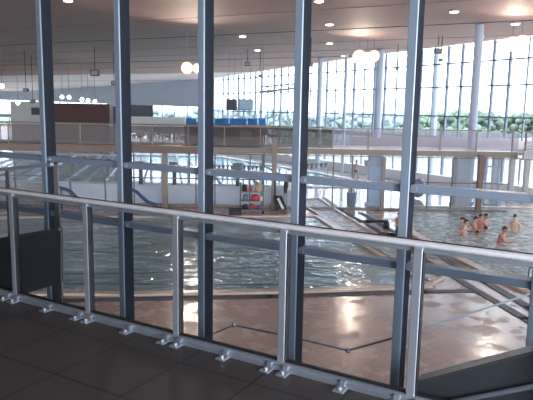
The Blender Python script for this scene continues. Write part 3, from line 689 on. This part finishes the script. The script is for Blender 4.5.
for fx, z, w, h, m, lab in kit:
    x = X0+(X1-X0)*fx; ww = w*(X1-X0)*.95; z0 = ZD+z+.155
    mb = MB(); mb.tube([(x+ww*.5, Y0+.25, z0+h*t) for t in (0, .08, .3, .6, .85, .97, 1.0)], .1, 12, [ww*.42, ww*.48, ww*.5, ww*.48, ww*.42, ww*.25, ww*.1])
    o = mb.build('kit_bag', m, origin=(x+ww*.5, Y0+.25, z0)); tag(o, lab, 'bag', 'kit on the trolley')
# dark crate beside trolley
q = aty(235, 217, 26.6); cr = empty('storage_crate', (q[0], 26.6, ZD)); tag(cr, 'low black crate left of the trolley rack', 'crate')
_rel(MB().box(q[0]-.27, q[0]+.27, 26.4, 26.8, ZD, ZD+.26, None, .02), 'body', 'black', cr); _rel(MB().box(q[0]-.3, q[0]+.3, 26.37, 26.83, ZD+.26, ZD+.32, None, .01), 'lid', 'black', cr)
# hoop / hoist behind column
q = D(281, 211); hb = empty('wheeled_bin', (q[0], q[1], ZD)); tag(hb, 'black tilted wheeled carrier with white front beside the bronze column', 'carrier')
x, y = q
_rel(MB().add([(x-.28, y-.2, ZD+.1), (x+.28, y-.2, ZD+.1), (x+.28, y+.3, ZD+.1), (x-.28, y+.3, ZD+.1), (x-.34, y+.05, ZD+.72), (x+.02, y+.05, ZD+.72), (x+.02, y+.35, ZD+.72), (x-.34, y+.35, ZD+.72)], [(3, 2, 1, 0), (4, 5, 6, 7), (0, 1, 5, 4), (1, 2, 6, 5), (2, 3, 7, 6), (3, 0, 4, 7)]), 'body', 'black', hb)
_rel(MB().bar((x+.1, y-.22, ZD+.14), (x-.16, y-.0, ZD+.62), .12, .02, (0, -1, 0)), 'front_strip', 'white', hb)
for s_ in (-.22, .22): _rel(MB().tube([(x+s_-.03, y+.05, ZD+.09), (x+s_+.03, y+.05, ZD+.09)], .09, 14), 'wheel', 'black', hb)
_rel(MB().tube([(x-.3, y+.3, ZD+.72), (x-.34, y+.34, ZD+1.5), (x+.1, y+.34, ZD+1.5)], .025, 8), 'handle', 'black', hb)
q = Vector(aty(285, 186, 28.3)); hl = empty('pool_hoist', tuple(q)); tag(hl, 'small dark device on a white plate left of the fourth mullion', 'device')
_rel(MB().box(q.x-.02, q.x+.32, 28.3, 28.36, q.z-.2, q.z+.45, None, .01), 'back_plate', 'white', hl)
_rel(MB().tube([(q.x+.04, 28.22, q.z+.45), (q.x+.04, 28.2, q.z), (q.x, 28.2, q.z-.35)], .09, 10, [.06, .12, .05]), 'body', 'black', hl)
_rel(MB().tube([(q.x, 28.2, q.z-.35), (q.x-.15, 28.2, q.z-1.0)], .012, 6), 'cord', 'black', hl)
_rel(MB().tube([(q.x+.1, 28.34, ZD), (q.x+.1, 28.34, q.z-.2)], .03, 8), 'stand', 'grey', hl)
# blue bin with white lid
q = D(351, 205); bn = empty('litter_bin', (q[0], q[1], ZD)); tag(bn, 'slate blue litter bin with a white domed top near the grey column', 'bin')
_rel(MB().tube([(q[0], q[1], ZD), (q[0], q[1], ZD+.03), (q[0], q[1], ZD+.62), (q[0], q[1], ZD+.66)], .2, 16, [.18, .22, .26, .25]), 'body', 'bluebin', bn)
_rel(MB().tube([(q[0], q[1], ZD+.66), (q[0], q[1], ZD+.8), (q[0], q[1], ZD+.88), (q[0], q[1], ZD+.9)], .2, 16, [.2, .18, .1, .02]), 'lid', 'white', bn)
# pool ladder at right
q = D(531, 284); ld = empty('pool_ladder', (q[0], q[1], ZD)); tag(ld, 'thin steel grab rail at the edge of the right pool', 'ladder')
for dx in (0, .45):
    x, y = q[0]+dx, q[1]+dx*.1; _rel(MB().tube([(x, y-.15, ZD), (x, y-.15, ZD+.42), (x, y-.05, ZD+.5), (x, y+.1, ZD+.48), (x, y+.2, ZD+.35), (x, y+.2, ZD)], .022, 8), 'rail', 'bronze_dark', ld)
for z in (.08, .22): _rel(MB().bar((q[0], q[1]+.2, ZD+z), (q[0]+.45, q[1]+.245, ZD+z), .06, .02), 'step', 'steel', ld)
# blue padded cover beyond glazing
q = aty(419, 175, 33); o = MB().ball((q[0], 33, ZD+.06+.55), .42, .4, .55).build('covered_cart', 'bluebin', origin=(q[0], 33, ZD+.06)); tag(o, 'rounded blue covered cart behind the glazing right of the fifth mullion', 'cart')
# ================================================================ people
def skin_mesh(name, pts, edges, radii, m, root=0, sub=2):
    me = bpy.data.meshes.new(name); me.from_pydata(pts, edges, []); o = bpy.data.objects.new(name, me); COL.objects.link(o)
    md = o.modifiers.new('skin', 'SKIN'); md.use_smooth_shade = True
    for i, r in enumerate(radii): me.skin_vertices[0].data[i].radius = r if isinstance(r, tuple) else (r, r)
    me.skin_vertices[0].data[root].use_root = True
    ss = o.modifiers.new('sub', 'SUBSURF'); ss.levels = sub; ss.render_levels = sub
    dg = bpy.context.evaluated_depsgraph_get(); m2 = bpy.data.meshes.new_from_object(o.evaluated_get(dg))
    bpy.data.objects.remove(o); m2.name = name; m2.materials.clear(); m2.materials.append(M[m])
    for p in m2.polygons: p.use_smooth = True
    o = bpy.data.objects.new(name, m2); COL.objects.link(o); return o
def hand_pts(V, E, R_, wi, d, side):
    """palm, five unequal bent fingers, thumb leaving the side of the palm"""
    w = Vector(V[wi]); d = d.normalized(); q = d.cross(Vector((0, 0, 1)));
    if q.length < .1: q = Vector((1, 0, 0))
    q.normalize(); dn = q.cross(d).normalized()
    V.append(tuple(w+d*.045)); E.append((wi, len(V)-1)); R_.append((.034, .02)); pi = len(V)-1
    for k, (o_, ln) in enumerate(((-.03, .07), (-.01, .08), (.01, .076), (.03, .06))):
        b0 = w+d*.085+q*o_; V.append(tuple(b0)); E.append((pi, len(V)-1)); R_.append(.0095)
        V.append(tuple(b0+d*ln*.55-dn*.008)); E.append((len(V)-2, len(V)-1)); R_.append(.009)
        V.append(tuple(b0+d*ln-dn*.028)); E.append((len(V)-2, len(V)-1)); R_.append(.007)
    b0 = w+d*.04+q*side*.045; V.append(tuple(b0)); E.append((pi, len(V)-1)); R_.append(.011)
    V.append(tuple(b0+d*.04+q*side*.022)); E.append((len(V)-2, len(V)-1)); R_.append(.009)
def person(x, y, z, rz, h, label, skin='skin', lean=0, arms=('down', 'down'), wear='swim_dark', shirt=None, walk=0, group=None):
    """body with feet at local z=0, facing local -Y, height h"""
    k = h/1.75; V = []; E = []; R_ = []
    def a(v, r, p=None):
        V.append(v); R_.append(r)
        if p is not None: E.append((p, len(V)-1))
        return len(V)-1
    pel = a((0, 0, .93), (.155, .11)); wa = a((0, -.01-lean*.1, 1.08), (.13, .095), pel); ch = a((0, -.02-lean*.3, 1.28), (.165, .11), wa)
    sh = a((0, -.01-lean*.42, 1.42), (.12, .08), ch); nk = a((0, -.02-lean*.48, 1.50), .052, sh); hb_ = a((0, -.03-lean*.5, 1.56), .06, nk)
    for s in (-1, 1):
        mode = arms[0 if s < 0 else 1]
        sj = a((s*.17, -.01-lean*.42, 1.40), .058, sh)
        S = Vector(V[sj])
        if mode == 'down': el, wr = S+Vector((s*.06, .02, -.28)), S+Vector((s*.08, -.07, -.52))
        elif mode == 'out': el, wr = S+Vector((s*.22, -.08, -.15)), S+Vector((s*.36, -.26, -.18))
        elif mode == 'front': el, wr = S+Vector((s*.05, -.18, -.20)), S+Vector((-s*.06, -.40, -.16))
        else: el, wr = S+Vector((s*.18, -.04, .16)), S+Vector((s*.10, -.06, .40))
        e_ = a(tuple(el), .042, sj); w_ = a(tuple(wr), .027, e_); hand_pts(V, E, R_, w_, wr-el, -s)
        hp = a((s*.095, 0, .86), .088, pel); kn = a((s*.11, -.03-.12*s*walk, .48), .058, hp); an_ = a((s*.115, .03-.10*s*walk, .09), .037, kn); a((s*.125, -.13-.10*s*walk, .03), (.042, .025), an_)
    body = skin_mesh('body', V, E, R_, skin)
    # head with face, joined into the body mesh
    hc = Vector((0, -.045-lean*.5, 1.645)); mb = MB(); n, m_ = 20, 14; vs = []
    for i in range(m_+1):
        t = math.pi*i/m_
        for j in range(n):
            p_ = 2*math.pi*j/n; X, Y, Z = math.sin(t)*math.cos(p_), math.sin(t)*math.sin(p_), math.cos(t)
            jaw = 1-.28*max(0, -Z)**1.3; front = max(0, -Y)
            yy = Y*.098*(1-.1*max(0, -Z)); zz = Z*.118
            if abs(X) < .25 and front > .85 and -.35 < Z < .12: yy -= .022*(1-abs(X)/.25)
            if abs(abs(X)-.38) < .18 and front > .6 and 0 < Z < .3: yy += .008
            vs.append(hc+Vector((X*.078*jaw, yy, zz)))
    mb.add(vs, [(i*n+j, (i+1)*n+j, (i+1)*n+(j+1) % n, i*n+(j+1) % n) for i in range(m_) for j in range(n)])
    for s in (-1, 1): mb.ball(hc+Vector((s*.078, .005, -.005)), .012, .022, .032, 8, 6)
    bm = bmesh.new(); bm.from_mesh(body.data); tmp = bpy.data.meshes.new('t'); tmp.from_pydata([tuple(v) for v in mb.v], [], mb.f); bm.from_mesh(tmp)
    bmesh.ops.remove_doubles(bm, verts=bm.verts, dist=1e-4); bmesh.ops.recalc_face_normals(bm, faces=bm.faces); bm.to_mesh(body.data); bm.free()
    for p in body.data.polygons: p.use_smooth = True
    root = empty('person', (x, y, z), rz); root.scale = (k, k, k); tag(root, label, 'person', group)
    body.parent = root
    def pt(mb, name, m): return mb.build(name, m, root)
    hm = MB(); vs = []
    for i in range(9):
        t = math.pi*.56*i/8
        for j in range(20):
            p_ = 2*math.pi*j/20; Y = math.sin(t)*math.sin(p_); back = 1 if Y > -.1 else (.55 if i > 5 else 1)
            tt = t*(1.15 if Y > 0 else .82); vs.append(hc+Vector((math.sin(tt)*math.cos(p_)*.086, math.sin(tt)*math.sin(p_)*.108, .012+math.cos(tt)*.122)))
    hm.add(vs, [(i*20+j, (i+1)*20+j, (i+1)*20+(j+1) % 20, i*20+(j+1) % 20) for i in range(8) for j in range(20)]); hm.sm = True
    pt(hm, 'hair', 'hair')
    for s in (-1, 1): pt(MB().ball(hc+Vector((s*.03, -.086, .008)), .011, .007, .008, 8, 6), 'eye', 'black')
    pt(MB().bar(hc+Vector((-.024, -.094, -.055)), hc+Vector((.024, -.094, -.055)), .012, .009), 'mouth', 'redkit')
    # clothing follows hips / torso
    pt(MB().tube([(0, 0, .80), (0, 0, .86), (0, 0, .95), (0, -.005, 1.02)], .1, 18, [.178, .185, .182, .165]), 'swim_shorts', wear) if not shirt else None
    if shirt:
        o = skin_mesh('shirt', [(0, 0, .90), (0, -.01, 1.08), (0, -.02, 1.28), (0, -.01, 1.43), (-.19, -.01, 1.38), (.19, -.01, 1.38), (-.235, .0, 1.22), (.235, .0, 1.22)],
                      [(0, 1), (1, 2), (2, 3), (3, 4), (3, 5), (4, 6), (5, 7)], [(.18, .13), (.16, .125), (.19, .135), (.13, .09), .075, .075, .066, .066], shirt); o.parent = root
        o = skin_mesh('trousers', [(0, 0, .95), (-.1, 0, .84), (.1, 0, .84), (-.11, -.03, .48), (.11, -.03, .48), (-.115, .03, .12), (.115, .03, .12)], [(0, 1), (0, 2), (1, 3), (2, 4), (3, 5), (4, 6)], [(.17, .125), .1, .1, .075, .075, .06, .06], wear); o.parent = root
    return root
def bather(px, pyhead, depth_y, rz, h, lab, **kw):
    """feet on the pool bottom so that the head top lies at pixel row pyhead"""
    X, Y = D(px, depth_y); top = aty(px, pyhead, Y)[2]
    return person(X, Y, top-h, rz, h, lab, **kw)
bather(460.5, 219, 235, 1.2, 1.72, 'leftmost bather, standing half turned in the right pool', skin='skin', arms=('down', 'down'), lean=.25)
bather(465, 217.5, 235, -1.4, 1.70, 'bather facing the leftmost bather in the right pool', skin='skin_pale', arms=('down', 'front'), lean=.2, wear='swim_red')
bather(474, 216.5, 231, .9, 1.68, 'bather standing just left of the flushed bather in the middle group', skin='skin_pale', arms=('front', 'down'))
bather(479.5, 214, 231, -.3, 1.76, 'flushed bather standing tallest in the middle group', skin='skin_red', arms=('out', 'down'), wear='swim_red')
bather(484.5, 213.5, 226, .5, 1.70, 'dark haired bather at the back of the middle group', skin='skin', arms=('down', 'down'))
bather(476.5, 230.5, 235, .2, 1.60, 'bather submerged to the neck in front of the middle group', skin='skin_red', arms=('down', 'down'))
bather(485.5, 226.5, 232, 2.6, 1.60, 'dark haired bather submerged to the neck right of the middle group', skin='skin')
bather(497.5, 226, 243, .9, 1.75, 'nearest bather, bare backed and leaning, right of the group', skin='skin_red', arms=('front', 'down'), lean=.35)
bather(514, 214.5, 232, -.6, 1.76, 'bather standing alone furthest to the right', skin='skin_pale', arms=('down', 'down'))
X, Y = D(397, 239); person(X, Y, ZD+.012, .6, 1.0, 'small person in an orange top beside the fifth mullion at poolside', shirt='shirt', wear='swim_dark')
X, Y = D(355.5, 183); person(X, Y, ZD+.02, .3, 1.55, 'distant person walking alone on the far poolside', skin='skin', wear='swim_dark', walk=1)
X, Y = D(386, 229); bg = empty('sports_bag', (X, Y, ZD)); tag(bg, 'black rucksack standing on the pale poolside left of the fifth mullion', 'bag')
_rel(MB().tube([(X, Y, ZD+.02), (X, Y, ZD+.06), (X, Y, ZD+.22), (X, Y, ZD+.34), (X, Y, ZD+.38)], .15, 14, [.12, .14, .13, .1, .03]), 'body', 'black', bg)
_rel(MB().tube([(X-.06, Y, ZD+.36), (X-.05, Y, ZD+.44), (X+.05, Y, ZD+.44), (X+.06, Y, ZD+.36)], .012, 6), 'handle', 'black', bg)
_rel(MB().ball((X, Y-.12, ZD+.14), .09, .06, .1), 'pocket', 'black', bg)
# ================================================================ outside
gr = poly_slab([(-250, 20), (300, -60), (300, 400), (-250, 400)], ZD-.9, ZD-.4, 'ground', 'ground'); tag(gr, 'pale open ground outside the window walls', 'ground', kind='structure')
def tree(x, y, h, w, m, label, conifer=False):
    z = ZD-.4; r = empty('tree', (x, y, z)); tag(r, label, 'tree', 'trees outside the pool hall')
    _rel(MB().tube([(x, y, z), (x+.1, y, z+h*.4), (x, y, z+h*.8)], .2, 8, [h*.035, h*.025, h*.01]), 'trunk', 'bark', r)
    mb = MB(); rnd = random.Random(int(x*13+y))
    if conifer:
        for i in range(7):
            f = i/6; zc = z+h*(.15+.78*f); rr = w*(1-f)*.5+.15
            mb.tube([(x, y, zc-h*.06), (x, y, zc+h*.13)], rr, 9, [rr, .03])
    else:
        for i in range(60):
            a = rnd.uniform(0, 6.28); f = rnd.random(); rr = w*.5*math.sqrt(rnd.random())*math.sin(math.pi*(.25+.62*f))
            s_ = w*rnd.uniform(.07, .15); mb.ball((x+rr*math.cos(a), y+rr*math.sin(a), z+h*(.12+.80*f)), s_, s_, s_*.8, 8, 5, Matrix.Rotation(rnd.uniform(0, 3), 3, 'X'))
    _rel(mb, 'crown', m, r)
where = ['behind the rear windows on the left', 'behind the window wall near the middle', 'behind the window wall on the right']
rnd = random.Random(3); i = 0
for px in list(range(140, 300, 15))+list(range(308, 640, 14)):
    Y = 98 + rnd.uniform(-4, 10) if px < 300 else rnd.uniform(82, 96)
    topy = (109 if px < 300 else 112)+rnd.uniform(-2.5, 2)
    con = px in (260, 308)
    if px in (245, 260, 266): topy -= 4
    p = aty(px, topy, Y); h = p[2]-(ZD-.4)
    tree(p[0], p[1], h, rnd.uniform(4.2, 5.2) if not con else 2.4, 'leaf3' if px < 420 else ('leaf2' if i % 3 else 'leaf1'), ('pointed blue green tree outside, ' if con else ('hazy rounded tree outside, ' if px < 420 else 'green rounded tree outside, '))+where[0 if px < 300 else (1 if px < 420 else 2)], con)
    i += 1
hd = MB()
for k in range(70):
    f = k/69; x = 2+62*f; y = 84-40*f; q = random.Random(k)
    hd.ball((x, y, ZD+.9), 1.2, 1.0, 1.6+q.random()*.8, 8, 5)
h_ = hd.build('hedge', 'leaf1'); tag(h_, 'long dark hedge behind the window wall on the right', 'hedge')
# ================================================================ world and light
w = bpy.data.worlds.new('world'); SC.world = w; w.use_nodes = True; nt = w.node_tree; bg_ = nt.nodes['Background']
tc = nt.nodes.new('ShaderNodeTexCoord'); sx = nt.nodes.new('ShaderNodeSeparateXYZ'); rp_ = nt.nodes.new('ShaderNodeValToRGB')
rp_.color_ramp.elements[0].position = .45; rp_.color_ramp.elements[0].color = (.80, .90, 1, 1)
rp_.color_ramp.elements[1].position = .75; rp_.color_ramp.elements[1].color = (.95, .98, 1, 1)
ma = nt.nodes.new('ShaderNodeMath'); ma.operation = 'MULTIPLY_ADD'; ma.inputs[1].default_value = .5; ma.inputs[2].default_value = .5
nt.links.new(tc.outputs['Generated'], sx.inputs[0]); nt.links.new(sx.outputs['Z'], ma.inputs[0]); nt.links.new(ma.outputs[0], rp_.inputs['Fac']); nt.links.new(rp_.outputs['Color'], bg_.inputs['Color'])
bg_.inputs['Strength'].default_value = 2.6
def area(name, loc, target, sx_, sy_, e, col):
    L = bpy.data.lights.new(name, 'AREA'); L.shape = 'RECTANGLE'; L.size = sx_; L.size_y = sy_; L.energy = e; L.color = col
    o = bpy.data.objects.new(name, L); COL.objects.link(o); o.location = loc
    o.rotation_euler = (Vector(target)-Vector(loc)).to_track_quat('-Z', 'Y').to_euler(); return o
area('added_rail_fill', tuple(G(6.3, .6, 2.3)), tuple(G(-2, 3.4, .7)), 1.6, 2.2, 330, (.9, .93, 1))  # unseen area light added to brighten the balustrade
area('added_rail_fill.001', tuple(G(5.0, -4, 3.2)), tuple(G(0, 3.5, 1.0)), 1.5, 1.5, 90, (.9, .94, 1))  # second unseen light, added to lift the rail and mullion fronts
SC.view_settings.view_transform = 'Standard'
SC.view_settings.look = 'None'
SC.view_settings.exposure = 1.35
SC.cycles.use_denoising = True
SC.cycles.transparent_max_bounces = 24
SC.cycles.max_bounces = 8
SC.cycles.diffuse_bounces = 5
SC.cycles.sample_clamp_indirect = 6
